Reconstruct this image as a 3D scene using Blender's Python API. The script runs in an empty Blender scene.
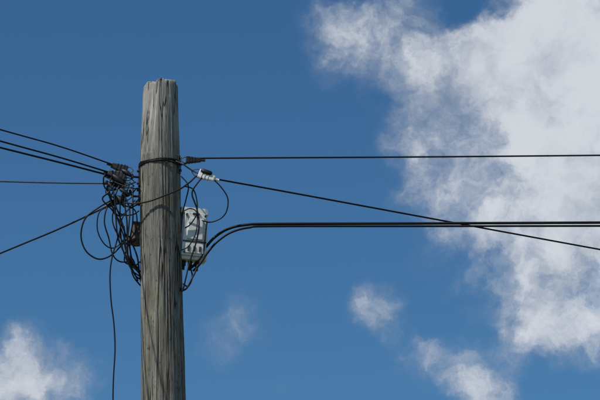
import bpy, bmesh, math, random
from mathutils import Vector, Matrix, noise
random.seed(7)
sc=bpy.context.scene
sc.view_settings.view_transform='Standard'; sc.view_settings.look='None'; sc.view_settings.exposure=0
PITCH=math.radians(17.0); EYE=1.65; D=16.735
# ---------------------------------------------------------------- camera
cam=bpy.data.cameras.new("camera"); cam.lens=150; cam.sensor_width=36; cam.clip_end=20000
co=bpy.data.objects.new("camera",cam); sc.collection.objects.link(co)
co.location=(0,-D,EYE); co.rotation_euler=(math.pi/2+PITCH,0,0); sc.camera=co
# ---------------------------------------------------------------- survey: sheet position + depth -> metres
def S(a,b,y=0.0):
    v=(200-b)/2500; u=(a-300)/2500
    dz=(D+y)*math.tan(PITCH+math.atan(v))
    dep=(D+y)*math.cos(PITCH)+dz*math.sin(PITCH)
    return Vector((u*dep,y,EYE+dz))
def link(ob):
    sc.collection.objects.link(ob); return ob
# ---------------------------------------------------------------- materials
def newmat(n):
    m=bpy.data.materials.new(n); m.use_nodes=True
    nt=m.node_tree; return m,nt,nt.nodes['Principled BSDF']
def simple(n,c1,c2,rough=.5,scale=30,metal=0,bump=.2,spec=.5,squash=1.0,lo=.35,hi=.65):
    m,nt,b=newmat(n); N=nt.nodes; L=nt.links
    tc=N.new('ShaderNodeTexCoord'); ns=N.new('ShaderNodeTexNoise'); ns.inputs['Scale'].default_value=scale; ns.inputs['Detail'].default_value=6
    ns.inputs['Roughness'].default_value=.65
    mp=N.new('ShaderNodeMapping'); mp.inputs['Scale'].default_value=(1,1,squash)
    L.new(tc.outputs['Object'],mp.inputs[0]); L.new(mp.outputs[0],ns.inputs['Vector'])
    r=N.new('ShaderNodeValToRGB'); r.color_ramp.elements[0].position=lo; r.color_ramp.elements[1].position=hi
    r.color_ramp.elements[0].color=(*c1,1); r.color_ramp.elements[1].color=(*c2,1)
    L.new(ns.outputs['Fac'],r.inputs[0]); L.new(r.outputs[0],b.inputs['Base Color'])
    b.inputs['Roughness'].default_value=rough; b.inputs['Metallic'].default_value=metal; b.inputs['Specular IOR Level'].default_value=spec
    bp=N.new('ShaderNodeBump'); bp.inputs['Strength'].default_value=bump; bp.inputs['Distance'].default_value=.003
    L.new(ns.outputs['Fac'],bp.inputs['Height']); L.new(bp.outputs[0],b.inputs['Normal'])
    return m
M_blk=simple("black_cable_sheath",(.006,.006,.007),(.013,.012,.012),.5,20,spec=.25)
M_gry=simple("grey_cable_sheath",(.03,.03,.035),(.06,.06,.06),.55,20,spec=.3)
M_plast=simple("black_plastic",(.008,.008,.009),(.018,.018,.018),.45,40,spec=.35)
M_steel=simple("galvanised_steel",(.16,.17,.18),(.34,.34,.34),.5,60,.6)
M_dsteel=simple("tarnished_steel",(.04,.04,.04),(.12,.11,.10),.6,60,.5)
M_lgrey=simple("weathered_white_plastic",(.30,.29,.26),(.80,.80,.79),.35,28,squash=.3,lo=.33,hi=.47)
M_rust=simple("rusty_steel",(.07,.04,.03),(.20,.125,.09),.8,40)

def woodmat():
    m,nt,b=newmat("weathered_wood"); N=nt.nodes; L=nt.links
    tc=N.new('ShaderNodeTexCoord')
    w0=N.new('ShaderNodeTexNoise'); w0.inputs['Scale'].default_value=1.6; w0.inputs['Detail'].default_value=2
    L.new(tc.outputs['Object'],w0.inputs['Vector'])
    ws=N.new('ShaderNodeVectorMath'); ws.operation='SUBTRACT'; L.new(w0.outputs['Color'],ws.inputs[0]); ws.inputs[1].default_value=(.5,.5,.5)
    wm=N.new('ShaderNodeVectorMath'); wm.operation='MULTIPLY'; L.new(ws.outputs[0],wm.inputs[0]); wm.inputs[1].default_value=(.03,.03,.3)
    wa=N.new('ShaderNodeVectorMath'); wa.operation='ADD'; L.new(tc.outputs['Object'],wa.inputs[0]); L.new(wm.outputs[0],wa.inputs[1])
    def mp(s):
        x=N.new('ShaderNodeMapping'); x.inputs['Scale'].default_value=s; L.new(wa.outputs[0],x.inputs[0]); return x
    def ns(s,sc_,d=6,r=.6,dist=0):
        x=N.new('ShaderNodeTexNoise'); x.inputs['Scale'].default_value=sc_; x.inputs['Detail'].default_value=d; x.inputs['Roughness'].default_value=r; x.inputs['Distortion'].default_value=dist
        L.new(mp(s).outputs[0],x.inputs['Vector']); return x.outputs['Fac']
    def ramp(f,*st):
        r=N.new('ShaderNodeValToRGB'); e=r.color_ramp.elements
        e[0].position=st[0][0]; e[0].color=(*st[0][1],1); e[1].position=st[-1][0]; e[1].color=(*st[-1][1],1)
        for p,c in st[1:-1]:
            q=e.new(p); q.color=(*c,1)
        L.new(f,r.inputs[0]); return r.outputs[0]
    def mix(f,a,c,mode='MIX'):
        x=N.new('ShaderNodeMix'); x.data_type='RGBA'; x.blend_type=mode
        if isinstance(f,float): x.inputs[0].default_value=f
        else: L.new(f,x.inputs[0])
        L.new(a,x.inputs[6]); 
        if isinstance(c,tuple): x.inputs[7].default_value=(*c,1)
        else: L.new(c,x.inputs[7])
        return x.outputs[2]
    g1=ns((1,1,.055),30,6,.70,.1)
    g2=ns((1,1,.06),120,4,.6)
    pat=ns((1,1,.35),6,5,.66)
    pat2=ns((1,1,.18),13,6,.68,.3)
    spots=ns((1,1,.45),48,4,.6)
    base=ramp(g1,(.30,(.075,.07,.062)),(.44,(.175,.166,.145)),(.56,(.26,.248,.218)),(.72,(.39,.375,.335)))
    fine=ramp(g2,(.28,(.60,.60,.59)),(.5,(1,1,1)),(.72,(1.2,1.2,1.18)))
    c=mix(1.0,base,fine,'MULTIPLY')
    moss=ramp(pat,(.49,(0,0,0)),(.64,(.6,.6,.6)))
    mc=mix(1.0,ramp(g1,(.3,(.085,.085,.045)),(.7,(.24,.235,.14))),fine,'MULTIPLY')
    c=mix(moss,c,mc)
    brown=ramp(pat2,(.51,(0,0,0)),(.64,(.62,.62,.62)))
    bc=mix(1.0,ramp(g1,(.3,(.055,.044,.033)),(.7,(.17,.14,.105))),fine,'MULTIPLY')
    c=mix(brown,c,bc)
    dk=ramp(spots,(.29,(.3,.28,.26)),(.39,(1,1,1)))
    c=mix(1.0,c,dk,'MULTIPLY')
    cr=ns((1,1,.022),17,3,.5,.05)
    crk=ramp(cr,(.474,(1,1,1)),(.489,(.08,.07,.06)),(.500,(.12,.10,.08)),(.511,(1,1,1)))
    c=mix(1.0,c,crk,'MULTIPLY')
    cr2=ns((1,1,.035),44,2,.5,.05)
    crk2=ramp(cr2,(.480,(1,1,1)),(.497,(.35,.33,.31)),(.512,(1,1,1)))
    c=mix(1.0,c,crk2,'MULTIPLY')
    sp=N.new('ShaderNodeSeparateXYZ'); L.new(tc.outputs['Object'],sp.inputs[0])
    mr=N.new('ShaderNodeMapRange'); mr.inputs[1].default_value=7.0; mr.inputs[2].default_value=7.35; L.new(sp.outputs[2],mr.inputs[0])
    mm=N.new('ShaderNodeMath'); mm.operation='MULTIPLY'; mm.inputs[1].default_value=.6; L.new(mr.outputs[0],mm.inputs[0])
    pale=mix(1.0,ramp(g1,(.33,(.17,.163,.15)),(.5,(.37,.358,.335)),(.7,(.56,.545,.515))),crk,'MULTIPLY')
    c=mix(mm.outputs[0],c,pale)
    L.new(c,b.inputs['Base Color']); b.inputs['Roughness'].default_value=.9
    b.inputs['Specular IOR Level'].default_value=.2
    ad=N.new('ShaderNodeMath'); ad.operation='MULTIPLY_ADD'; L.new(g2,ad.inputs[0]); ad.inputs[1].default_value=.3; L.new(g1,ad.inputs[2])
    bw=N.new('ShaderNodeRGBToBW'); L.new(crk,bw.inputs[0])
    a2=N.new('ShaderNodeMath'); a2.operation='MULTIPLY_ADD'; L.new(bw.outputs[0],a2.inputs[0]); a2.inputs[1].default_value=.5; L.new(ad.outputs[0],a2.inputs[2])
    bp=N.new('ShaderNodeBump'); bp.inputs['Strength'].default_value=.7; bp.inputs['Distance'].default_value=.014
    L.new(a2.outputs[0],bp.inputs['Height']); L.new(bp.outputs[0],b.inputs['Normal'])
    return m
M_wood=woodmat()

# ---------------------------------------------------------------- wooden pole
def lerp_tab(t,x):
    if x<=t[0][0]: return t[0][1]
    for (x0,a),(x1,b) in zip(t,t[1:]):
        if x<=x1: return a+(b-a)*(x-x0)/(x1-x0)
    return t[-1][1]
CX=[(-.6,-.80),(5.34,-.932),(7.0,-.985),(7.63,-.994)]
RD=[(-.6,.185),(4.5,.158),(5.34,.151),(6.2,.146),(7.05,.140),(7.12,.137),(7.62,.119)]
def pole_c(z): return lerp_tab(CX,z)
def pole_r(z): return lerp_tab(RD,z)
TOP=S(160,84.5,0).z
def build_pole():
    bm=bmesh.new(); seg=200
    zs=[-.6+.1*i for i in range(54)]; zs=[z for z in zs if z<4.8]
    z=4.8
    while z<TOP-.004: zs.append(z); z+=.0125
    zs.append(TOP)
    prev=None
    fa=math.radians(228); fc,fs_=math.cos(fa),math.sin(fa)
    for z in zs:
        ring=[]
        for i in range(seg):
            a=2*math.pi*i/seg; ca,sa=math.cos(a),math.sin(a)
            r=pole_r(z)
            n=noise.noise(Vector((ca*1.2,sa*1.2,z*.55)))*.008
            n+=noise.noise(Vector((ca*7,sa*7,z*.45+5)))*.0035
            n+=noise.noise(Vector((ca*2.5+9,sa*2.5,z*4)))*.003
            g=abs(noise.noise(Vector((ca*9+3,sa*9,z*.22+11))))
            n-=max(0,.035-g)*.22                    # checks
            x=pole_c(z)+r*ca; y=r*sa; zz=z
            # sawn facet on the left-front shoulder of the head
            if z>7.08:
                d=(x-pole_c(z))*fc+y*fs_
                lim=.130-.040*min(1,(z-7.08)/.5)
                if d>lim:
                    k=d-lim; x-=k*fc; y-=k*fs_; n*=.5
            x+=n*ca; y+=n*sa
            # uneven, worn top edge
            t=max(0,(z-(TOP-.10))/.10)
            if t>0:
                zz=z+t*(.020*noise.noise(Vector((ca*3,sa*3,1.3)))+.012*noise.noise(Vector((ca*10,sa*10,8)))-.010*max(0,-ca)**2)
                if t>.75:
                    k=(t-.75)/.25; q=1-.05*k*k*(1+noise.noise(Vector((ca*8,sa*8,3)))); cx=pole_c(z); x=cx+(x-cx)*q; y*=q
            ring.append(bm.verts.new((x,y,zz)))
        if prev:
            for i in range(seg):
                bm.faces.new((prev[i],prev[(i+1)%seg],ring[(i+1)%seg],ring[i]))
        prev=ring
    rings=[prev]
    c=Vector((pole_c(TOP),0,TOP))
    for k in (.95,.8,.55,.3):
        ring=[]
        for v in rings[0]:
            p=c+(v.co-c)*k; p.z=v.co.z+(.006 if k<.95 else .004)+noise.noise(p*40)*.004
            ring.append(bm.verts.new(p))
        q=rings[-1]
        for i in range(seg): bm.faces.new((q[i],q[(i+1)%seg],ring[(i+1)%seg],ring[i]))
        rings.append(ring)
    cv=bm.verts.new(c+Vector((0,0,.004)))
    q=rings[-1]
    for i in range(seg): bm.faces.new((q[i],q[(i+1)%seg],cv))
    me=bpy.data.meshes.new("wooden_utility_pole"); bm.to_mesh(me); bm.free()
    for p in me.polygons: p.use_smooth=True
    me.materials.append(M_wood)
    return link(bpy.data.objects.new("wooden_utility_pole",me))
pole=build_pole()

# ---------------------------------------------------------------- tubes
def crom(P,n=14):
    out=[]; P=[2*P[0]-P[1]]+list(P)+[2*P[-1]-P[-2]]
    for i in range(1,len(P)-2):
        p0,p1,p2,p3=P[i-1:i+3]
        for k in range(n):
            t=k/n
            out.append(.5*((2*p1)+(p2-p0)*t+(2*p0-5*p1+4*p2-p3)*t*t+(3*p1-p0-3*p2+p3)*t**3))
    out.append(P[-2]); return out
def add_tube(bm,pts,r,seg=10):
    prev=None; nrm=None
    for i,p in enumerate(pts):
        t=(pts[min(i+1,len(pts)-1)]-pts[max(i-1,0)]).normalized()
        if nrm is None:
            nrm=t.cross(Vector((0,0,1)))
            if nrm.length<.1: nrm=t.cross(Vector((1,0,0)))
        nrm=(nrm-t*nrm.dot(t)).normalized(); bn=t.cross(nrm)
        rr=r(i/(len(pts)-1)) if callable(r) else r
        ring=[bm.verts.new(p+(nrm*math.cos(a)+bn*math.sin(a))*rr) for a in [2*math.pi*k/seg for k in range(seg)]]
        if prev:
            for k in range(seg): bm.faces.new((prev[k],prev[(k+1)%seg],ring[(k+1)%seg],ring[k]))
        else: bm.faces.new(ring[::-1])
        prev=ring
    bm.faces.new(prev)
def obj(name,bm,mat,parent=None,smooth=True):
    bmesh.ops.recalc_face_normals(bm,faces=bm.faces)
    me=bpy.data.meshes.new(name); bm.to_mesh(me); bm.free()
    if smooth:
        for p in me.polygons: p.use_smooth=True
    me.materials.append(mat); o=link(bpy.data.objects.new(name,me))
    if parent: o.parent=parent
    return o
def tube_obj(name,P,r,mat=M_blk,parent=None,sm=14,jit=0.0):
    if jit: P=[P[0]]+[p+Vector((random.gauss(0,jit),random.gauss(0,jit*.5),random.gauss(0,jit))) for p in P[1:-1]]+[P[-1]]
    bm=bmesh.new(); add_tube(bm,crom(P,sm),r); return obj(name,bm,mat,parent)
def empty(n,loc=(0,0,0)):
    e=bpy.data.objects.new(n,None); e.empty_display_size=.1; return link(e)
def span(P,length,slope_gain=.0006):
    """carry a line on beyond its last surveyed point as a shallow catenary"""
    d=(P[-1]-P[-2]); L=math.hypot(d.x,d.y); d=d/L; out=list(P); p=P[-1].copy()
    for i in range(1,13):
        s=length*i/12; q=p+d*s; q.z=p.z+d.z*s+slope_gain*s*s; out.append(q)
    return out

# ---------------------------------------------------------------- overhead spans
W=tube_obj
W("overhead_telephone_cable",span([S(196,158.3,-.10),S(230,158.0,-.10),S(420,156.9,-.10),S(600,155.3,-.10)],26),.0060)
P=[S(213,178.5,-.11),S(300,194.3,.13),S(450,222,.55),S(600,249.5,.98)]
W("overhead_telephone_cable",span(P,28),.0062)
W("overhead_power_cable",span([S(191,268,.06),S(197,262,.04),S(204,250,.03),S(214,238,.02),S(228,229,.01),S(246,224.9,.0),S(275,223.9,0),S(420,223.4,0),S(600,222.6,0)],26),.0098)
W("overhead_power_cable",span([S(193,271,.02),S(200,264,.0),S(207,253.5,-.0),S(217,242,-.01),S(231,232.5,-.01),S(249,227.6,-.01),S(275,226.3,-.01),S(420,226.2,-.01),S(600,225.9,-.01)],26),.0078)
W("overhead_telephone_cable",span([S(114,165,-.04),S(60,146.5,-.5),S(0,129.5,-1.0)],22),.0050)
W("overhead_telephone_cable",span([S(108,172,-.05),S(60,157.5,-.42),S(0,141,-.85)],22),.0058)
W("overhead_telephone_cable",span([S(108,175,-.02),S(60,162.5,-.4),S(0,147.5,-.8)],22),.0066)
W("overhead_telephone_cable",span([S(106,183.5,.0),S(60,183,.0),S(0,181.5,.0)],22),.0050,M_gry)
W("overhead_telephone_cable",span([S(108,206,-.03),S(60,228.5,.2),S(0,253.5,.5)],22),.0060)
# ---------------------------------------------------------------- hardware
def box_bm(bm,c,ax,ay,az,sx,sy,sz,taper=1.0,bev=.15):
    """tapered bevelled body: long axis ax"""
    vs=[]
    for i in(-1,1):
        k=1 if i<0 else taper
        for j in(-1,1):
            for l in(-1,1): vs.append(bm.verts.new(c+ax*i*sx/2+ay*j*sy/2*k+az*l*sz/2*k))
    F=[(0,1,3,2),(4,6,7,5),(0,4,5,1),(2,3,7,6),(0,2,6,4),(1,5,7,3)]
    fs=[bm.faces.new([vs[i] for i in f]) for f in F]
    es=list({e for f in fs for e in f.edges})
    bmesh.ops.bevel(bm,geom=es,offset=min(sy,sz)*bev,segments=2,affect='EDGES',profile=.6)
def frame(p,q):
    ax=(q-p).normalized(); az=Vector((0,0,1)); az=(az-ax*az.dot(ax)).normalized(); ay=az.cross(ax); return ax,ay,az
def clamp(pole_pt,p,q,w,mat,bailmat=M_dsteel):
    """wedge drop-wire clamp: body from p to q (cable leaves at q), bail back to pole_pt"""
    e=empty("drop_wire_clamp"); ax,ay,az=frame(p,q); L=(q-p).length
    bm=bmesh.new(); box_bm(bm,(p+q)/2,ax,ay,az,L,w*.75,w,.55)
    for t in(.2,.4,.6):
        k=1-.45*t; box_bm(bm,p+ax*L*t,ax,ay,az,L*.06,w*.75*k+.006,w*k+.006,1)
    add_tube(bm,[q-ax*.01,q+ax*.03],.009)
    obj("wedge_body",bm,mat,e,False)
    bm=bmesh.new(); m=(p+pole_pt)/2
    add_tube(bm,crom([p+ax*L*.3+az*w*.42,p+az*w*.42,m+az*w*.35,pole_pt,m-az*w*.35,p-az*w*.42,p+ax*L*.3-az*w*.42],8),.0034,8)
    obj("bail_wire",bm,bailmat,e); return e
def hook(name,z,ang,tip):
    """pole hook: plate against the pole plus curved rod"""
    e=empty(name); a=math.radians(ang); n=Vector((math.cos(a),math.sin(a),0)); c=Vector((pole_c(z),0,z))+n*(pole_r(z)+.006)
    t=Vector((0,0,1)); s=n.cross(t)
    bm=bmesh.new(); box_bm(bm,c,t,s,n,.13,.045,.012,1); obj("back_plate",bm,M_plast,e,False)
    bm=bmesh.new()
    for dz in(-.045,.045):
        add_tube(bm,[c+t*dz,c+t*dz+n*.018],.010,6)
    obj("coach_bolts",bm,M_dsteel,e,False)
    bm=bmesh.new(); add_tube(bm,crom([c,c+n*.04,(c+tip)/2+n*.02,tip+Vector((0,0,.012)),tip,tip-Vector((0,0,.02))],8),.008,10)
    obj("hook_rod",bm,M_plast,e); return e
hook("pole_hook",S(178,164,-.06).z,-20,S(190,160,-.10))
clamp(S(181,160,-.10),S(186,160,-.10),S(201,160.3,-.10),.050,M_plast)
clamp(S(192,171,-.10),S(199,173.5,-.10),S(215,179,-.11),.066,M_lgrey)
tube_obj("bridle_wire",[S(176,161,-.13),S(184,165,-.13),S(193,171,-.10),S(200,174,-.10)],.005,M_dsteel)
bm=bmesh.new(); a_,b_=S(201,170.5,-.12),S(212,174,-.12); add_tube(bm,[a_,a_.lerp(b_,.15),a_.lerp(b_,.85),b_],lambda t:.010 if t<.1 or t>.9 else .018,10); obj("cable_splice",bm,M_plast)
# left-hand fittings
hook("pole_hook",S(141,178,-.02).z,195,S(132,176,-.05))
hook("pole_hook",S(141,196,-.02).z,185,S(130,192,-.03))
clamp(S(133,171,-.06),S(127,170.5,-.05),S(111,165,-.05),.062,M_plast)
clamp(S(133,178,-.06),S(126,177,-.06),S(108,172.5,-.05),.066,M_plast)
clamp(S(134,182,-.03),S(126,181,-.03),S(108,175.8,-.02),.062,M_plast)
clamp(S(134,186,-.0),S(125,185.5,0),S(107,183.6,0),.045,M_plast)
clamp(S(133,195,-.04),S(125,198,-.04),S(107,206,-.03),.052,M_plast)

def wrap(name,z0,z1,turns,r,mat,a0=0,ex=.002,tilt=0):
    P=[]; n=int(48*turns)
    for i in range(n+1):
        t=i/n; a=a0+2*math.pi*turns*t; z=z0+(z1-z0)*t+tilt*math.cos(a)+.003*noise.noise(Vector((t*20,z0,0)))
        R=pole_r(z)+r+ex
        P.append(Vector((pole_c(z)+R*math.cos(a),R*math.sin(a),z)))
    bm=bmesh.new(); add_tube(bm,P,r,8); return obj(name,bm,mat)
zc=S(160,160,-.14).z
wrap("binding_wire",zc-.008,zc+.012,2.0,.0048,M_blk,0,.002,.012)
wrap("binding_wire",zc-.03,zc+.02,1.0,.0042,M_blk,1,.002,-.018)
tube_obj("service_cable",[S(109,205,-.03),S(122,203,-.09),S(136,203.5,-.15),S(150,201,-.165),S(166,195,-.165),S(180,189,-.15),S(190,182,-.12),S(197,176,-.105),S(206,176,-.10)],.0058)

# ---------------------------------------------------------------- terminal box (right, rear quarter of pole)
def junction():
    e=empty("cable_junction_box")
    c=S(193,238,.05); ax=Vector((.05,-.02,1)).normalized(); ay=Vector((.97,.22,0)); ay=(ay-ax*ay.dot(ax)).normalized(); az=ax.cross(ay)
    if az.y>0: az=-az
    bm=bmesh.new(); box_bm(bm,c,ax,ay,az,.34,.20,.11,.88,.10); obj("housing",bm,M_lgrey,e,False)
    bm=bmesh.new(); box_bm(bm,c+az*.062+ax*.01,ax,ay,az,.31,.175,.022,.90,.22)
    box_bm(bm,c+az*.077+ax*.045,ax,ay,az,.15,.11,.016,.88,.2)
    box_bm(bm,c+az*.077-ax*.095,ax,ay,az,.07,.13,.014,.95,.2)
    obj("lid",bm,M_lgrey,e,False)
    bm=bmesh.new()
    for i in(-1,1):
        for j in(-1,1): add_tube(bm,[c+az*.070+ax*(.01+i*.135)+ay*j*.066,c+az*.082+ax*(.01+i*.135)+ay*j*.066],.008,8)
    box_bm(bm,c-ax*.045+az*.077,ax,ay,az,.010,.165,.012,1,.2)  # dark bars, here and next line, paint in the shade of lid slots
    for j in(-.04,0,.04): box_bm(bm,c-ax*.098+az*.085+ay*j,ax,ay,az,.036,.016,.008,1,.2)
    box_bm(bm,c+ax*.155+az*.072,ax,ay,az,.014,.05,.02,1,.2)
    obj("screws_latches_dark_slots",bm,M_dsteel,e,False)
    bm=bmesh.new(); box_bm(bm,c+ax*.180-ay*.01,ax,ay,az,.016,.20,.14,1,.2); obj("rain_hood",bm,M_lgrey,e,False)
    bm=bmesh.new()
    for j in(-.055,-.01,.04):
        add_tube(bm,[c-ax*.165+ay*j,c-ax*.205+ay*j],.016,10); add_tube(bm,[c-ax*.2+ay*j,c-ax*.235+ay*j],.010,10)
    obj("cable_glands",bm,M_plast,e,False)
    bm=bmesh.new()
    z=S(135,232,.10).z
    b0=Vector((pole_c(z),pole_r(z)+.02,z))
    box_bm(bm,b0+Vector((-.02,0,0)),Vector((1,0,0)),Vector((0,1,0)),Vector((0,0,1)),.40,.03,.06,1,.15)
    box_bm(bm,b0+Vector((-.185,-.03,.0)),Vector((.12,.15,1)).normalized(),Vector((1,0,-.12)).normalized(),Vector((0,1,-.15)).normalized(),.17,.085,.06,.7,.12)
    obj("mounting_bracket",bm,M_rust,e,False)
junction()

# ---------------------------------------------------------------- slack loops, left
L_=[
 ([(112,200,-.05),(98,208,-.06),(85,219,-.05),(81,236,-.04),(86,251,-.03),(98,259,-.02),(110,256,-.01),(120,247,0),(128,238,.02)],.0052),
 ([(118,196,-.04),(108,206,-.08),(105,222,-.08),(107,240,-.06),(112,254,-.05),(122,262,-.04),(132,262,-.02)],.0045),
 ([(120,230,-.06),(116,244,-.07),(112,258,-.07),(110,275,-.07),(111,300,-.06),(114,325,-.05),(115,350,-.05),(113.5,378,-.05),(113,402,-.05),(114,440,-.05),(116,520,-.04),(119,640,-.03),(122,800,-.03)],.0045),
 ([(116,182,-.06),(108,190,-.10),(104,200,-.09),(113,210,-.08),(122,226,-.07),(127,250,-.06),(133,272,-.05),(139,284,-.03),(144,288,.05)],.0048),
 ([(122,180,-.07),(116,196,-.10),(114,218,-.09),(118,240,-.08),(127,262,-.07),(136,277,-.05),(143,280,.04)],.0052),
 ([(126,184,-.08),(121,200,-.11),(119,222,-.11),(122,246,-.09),(130,268,-.07),(139,276,-.04)],.0044),
 ([(130,182,-.08),(127,200,-.10),(125,220,-.10),(127,243,-.09),(132,260,-.08),(138,268,-.05)],.0050),
 ([(133,186,-.09),(134,203,-.11),(131,222,-.10),(129,245,-.08),(133,262,-.06),(141,272,.02)],.0044),
 ([(112,176,-.05),(107,184,-.08),(109,194,-.09),(119,199,-.1),(131,196,-.10),(137,188,-.08)],.0042),
 ([(110,170,-.05),(104,178,-.07),(105,187,-.08),(114,190,-.08),(126,188,-.09),(136,182,-.09)],.0046),
 ([(118,184,-.06),(112,196,-.08),(112,208,-.08),(121,214,-.08),(131,210,-.08),(139,204,-.06)],.0046),
 ([(104,186,-.02),(110,196,-.03),(121,204,-.05),(130,206,-.07),(139,199,-.07)],.0040),
 ([(124,205,-.05),(134,214,-.06),(136,228,-.07),(130,240,-.05),(124,252,-.05),(128,264,-.04),(137,265,-.02)],.0042),
 ([(115,205,-.04),(112,220,-.03),(116,236,-.02),(126,244,0),(136,240,.05)],.0042),
 ([(108,184,-.05),(113,198,-.06),(122,212,-.07),(132,216,-.08),(139,211,-.05)],.0040),
 ([(135,200,-.08),(127,208,-.10),(122,222,-.11),(125,236,-.11),(132,246,-.1),(139,246,-.06)],.0038),
 ([(129,236,-.02),(135,256,-.03),(138,272,-.03),(141,282,.02)],.0055),
 ([(104,176,-.05),(116,183,-.10),(128,190,-.12),(139,188,-.10)],.0038),
 ([(113,186,-.09),(116,206,-.11),(123,224,-.12),(128,244,-.11),(131,264,-.09),(138,281,-.04)],.0046),
 ([(121,188,-.1),(128,206,-.12),(129,226,-.12),(125,244,-.11),(127,258,-.09),(135,270,-.07),(141,276,-.0)],.0048),
 ([(107,186,-.08),(109,200,-.1),(117,216,-.1),(121,234,-.09),(124,250,-.08),(131,262,-.06),(140,262,-.0)],.0042),
 ([(110,206,-.05),(100,214,-.06),(97,230,-.06),(103,246,-.05),(114,250,-.04),(122,240,-.04),(124,226,-.05)],.0040),
]
e=empty("slack_cable_bundle")
for i,(P,r) in enumerate(L_):
    tube_obj("slack_loop_%d"%(i+1),[S(*p) for p in P],r*1.12,M_blk,e,12,0 if i in(0,2) else .011)
bm=bmesh.new()
for p,q,r in [((112,175,-.07),(124,184,-.08),.022),((117,196,-.09),(125,207,-.1),.018),((129,196,-.1),(120,189,-.1),.018),((129,256,-.06),(135,268,-.06),.016),((106,181,-.06),(113,189,-.08),.014),((122,170,-.08),(131,176,-.09),.018)]:
    a,b=S(*p),S(*q); add_tube(bm,crom([a,(a+b)/2+Vector((.003,0,.002)),b],6),lambda t,r=r:r*(.55+.45*math.sin(math.pi*min(1,max(0,t)))),10)
obj("taped_splices",bm,M_plast,e)
# ---------------------------------------------------------------- slack loops, right
R_=[
 ([(213,179,-.11),(222,186,-.10),(227,198,-.08),(227,210,-.06),(221,218,-.04),(210,222,-.03),(200,220,-.02)],.0040),
 ([(203,177,-.11),(198,184,-.12),(193,194,-.11),(196,208,-.10),(199,222,-.09),(197,240,-.08),(190,262,-.07),(186,278,-.08),(184,290,-.07),(180,288,-.05)],.0052),
 ([(184,186,-.12),(194,189,-.11),(198,200,-.10),(197,214,-.10),(190,225,-.08),(185,228,-.05)],.0042),
 ([(199,258,.02),(196,268,.0),(191,279,-.02),(187,287,-.05),(182,291,-.08)],.0060),
 ([(190,266,.03),(192,276,.0),(188,286,-.03),(183,284,-.05)],.0048),
 ([(182,212,-.08),(190,208,-.09),(197,214,-.09),(196,232,-.09),(189,246,-.08),(182,250,-.05)],.0036),
 ([(207,222,-.02),(206,236,-.02),(203,250,-.01),(198,262,.0),(192,268,.03)],.0042),
 ([(181,176,-.11),(188,186,-.12),(187,200,-.12),(183,214,-.1),(181,232,-.07)],.0042),
]
e=empty("slack_cable_bundle")
for i,(P,r) in enumerate(R_):
    tube_obj("slack_loop_%d"%(i+1),[S(*p) for p in P],r*1.1,M_blk,e,12,.004)

# ---------------------------------------------------------------- ground
bm=bmesh.new()
n=60; R=6000
vs={}
def gx(i):
    t=(i/n)*2-1; return R*(abs(t)**3)*(1 if t>0 else -1)
for i in range(n+1):
    for j in range(n+1):
        x,y=gx(i),gx(j); d=math.hypot(x,y)
        z=noise.noise(Vector((x*.01,y*.01,0)))*min(1.5,d*.006)-(0 if d<3000 else (d-3000)*.004)
        vs[i,j]=bm.verts.new((x,y,z))
for i in range(n):
    for j in range(n): bm.faces.new((vs[i,j],vs[i+1,j],vs[i+1,j+1],vs[i,j+1]))
obj("grass_ground",bm,simple("grass",(.035,.06,.018),(.09,.10,.04),.95,.8))

# ---------------------------------------------------------------- sun
SUN_EL=math.radians(50); SUN_AZ=math.radians(232)   # compass azimuth, clockwise from +Y: behind-left of the viewer
sd=Vector((math.sin(SUN_AZ)*math.cos(SUN_EL),math.cos(SUN_AZ)*math.cos(SUN_EL),math.sin(SUN_EL)))
sl=bpy.data.lights.new("sun","SUN"); sl.energy=3.8; sl.angle=math.radians(.5); sl.color=(1,.96,.90)
so=link(bpy.data.objects.new("sun",sl)); so.rotation_euler=sd.to_track_quat('Z','Y').to_euler(); so.location=(0,-5,30)

# ---------------------------------------------------------------- sky with cumulus
w=bpy.data.worlds.new("World"); sc.world=w; w.use_nodes=True
nt=w.node_tree; N=nt.nodes; L=nt.links; N.clear()
out=N.new('ShaderNodeOutputWorld'); bg=N.new('ShaderNodeBackground'); bg.inputs[1].default_value=.1; L.new(bg.outputs[0],out.inputs[0])
sky=N.new('ShaderNodeTexSky'); sky.sky_type='NISHITA'; sky.sun_disc=False; sky.sun_elevation=SUN_EL; sky.sun_rotation=SUN_AZ
sky.air_density=1.0; sky.dust_density=.3; sky.ozone_density=2.0
tc=N.new('ShaderNodeTexCoord'); DIR=tc.outputs['Generated']
def con(s,v):
    if isinstance(v,(int,float)): s.default_value=v
    elif isinstance(v,(tuple,Vector)): s.default_value=tuple(v)
    else: L.new(v,s)
def mth(op,a,b=0.0,c=0.0):
    x=N.new('ShaderNodeMath'); x.operation=op; con(x.inputs[0],a); con(x.inputs[1],b); con(x.inputs[2],c); return x.outputs[0]
def vec(op,a,b=(0,0,0),scale=None):
    x=N.new('ShaderNodeVectorMath'); x.operation=op; con(x.inputs[0],a); con(x.inputs[1],b)
    if scale is not None: x.inputs['Scale'].default_value=scale
    return x.outputs['Value'] if op in('DISTANCE','DOT_PRODUCT') else x.outputs['Vector']
def nz(v,s,d=6,r=.55,lac=2.0,dist=0,col=False):
    x=N.new('ShaderNodeTexNoise'); con(x.inputs['Vector'],v); x.inputs['Scale'].default_value=s; x.inputs['Detail'].default_value=d
    x.inputs['Roughness'].default_value=r; x.inputs['Lacunarity'].default_value=lac; x.inputs['Distortion'].default_value=dist
    return x.outputs['Color'] if col else x.outputs['Fac']
def smooth(v,a,b,c=0.0,d=1.0):
    x=N.new('ShaderNodeMapRange'); x.interpolation_type='SMOOTHSTEP'; con(x.inputs[0],v)
    for i,k in zip((1,2,3,4),(a,b,c,d)): x.inputs[i].default_value=k
    return x.outputs[0]
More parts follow.
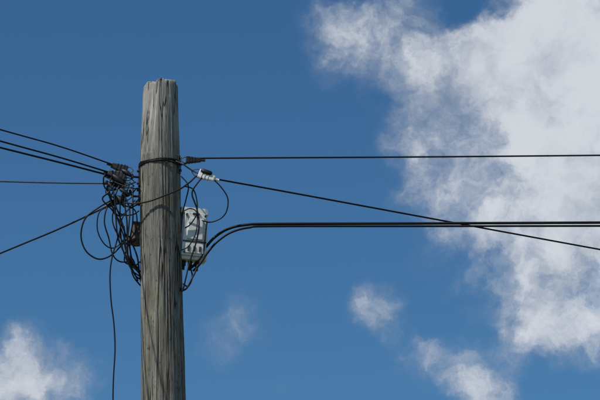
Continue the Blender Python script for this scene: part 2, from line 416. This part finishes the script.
def ang(a,b):
    return S(a,b,0)-Vector((0,-D,EYE))
warp=vec('ADD',DIR,vec('SCALE',vec('SUBTRACT',nz(DIR,50,5,.60,col=True),(.5,.5,.5)),scale=.026))
CL=[(575,60,130,.98),(615,160,130,.88),(525,100,90,.75),(550,215,95,.52),(590,290,100,.52),(485,180,80,.42),(515,300,80,.34),(620,10,95,.60),(510,45,68,.68),
 (445,95,65,.46),(425,165,68,.42),(405,55,62,.40),(372,18,62,.46),(335,22,48,.38),(350,62,48,.33),(405,115,52,.36),(452,225,75,.34),(560,345,75,.32),(425,15,50,.30),
 (378,310,38,.48),(402,338,34,.36),(445,368,42,.46),(425,352,30,.30),(495,393,46,.50),(470,388,34,.30),
 (38,380,64,.62),(0,392,60,.62),(78,372,46,.38),(15,365,42,.36),(240,325,52,.27),(215,345,40,.22),(282,380,30,.24),(470,10,34,-.5),(555,395,50,-.4),(330,125,40,-.15),(380,200,40,-.12)]
tot=None
for a,b,r,k in CL:
    c=ang(a,b).normalized(); d=vec('DISTANCE',warp,tuple(c))
    f=smooth(d,0,r/2500*1.2,k,0)
    tot=f if tot is None else mth('ADD',tot,f)
away=smooth(vec('DISTANCE',DIR,tuple(ang(300,200).normalized())),.17,.4)
gen=mth('MULTIPLY',smooth(nz(DIR,3.2,3,.5),.48,.68,0,1.0),away)
tot=mth('MINIMUM',mth('ADD',tot,gen),1.3)
f1=nz(warp,30,8,.62)
fl=nz(DIR,13,3,.55)
det=mth('ADD',mth('MULTIPLY',mth('SUBTRACT',f1,.5),2.1),mth('MULTIPLY',mth('SUBTRACT',fl,.5),.8))
dens=mth('ADD',tot,mth('MULTIPLY',det,smooth(tot,.0,.45,.10,1.0)))
alpha=smooth(dens,.04,1.10)
alpha=mth('MULTIPLY',alpha,.96)
off=vec('ADD',warp,tuple(Vector((-.006,0,.008))))
f2=nz(off,30,5,.56); rel=mth('SUBTRACT',f1,f2)  # sample shifted sunward: relief shading painted into the cloud colour
broad=nz(DIR,16,3,.55)
sh=mth('ADD',mth('MULTIPLY',rel,1.5),mth('MULTIPLY',mth('SUBTRACT',broad,.5),1.6))
sh=mth('ADD',sh,smooth(dens,.2,1.4,.25,.95))
mixc=N.new('ShaderNodeMix'); mixc.data_type='RGBA'; L.new(smooth(sh,.0,1.15),mixc.inputs[0])
mixc.inputs[6].default_value=(2.8,3.4,4.4,1); mixc.inputs[7].default_value=(6.6,6.9,7.4,1)
tint=N.new('ShaderNodeMix'); tint.data_type='RGBA'; tint.blend_type='MULTIPLY'; tint.inputs[0].default_value=1
L.new(sky.outputs[0],tint.inputs[6]); tint.inputs[7].default_value=(.30,.56,.745,1)
fin=N.new('ShaderNodeMix'); fin.data_type='RGBA'; L.new(alpha,fin.inputs[0]); L.new(tint.outputs[2],fin.inputs[6]); L.new(mixc.outputs[2],fin.inputs[7])
L.new(fin.outputs[2],bg.inputs[0])
w.cycles.sampling_method='MANUAL'; w.cycles.sample_map_resolution=512
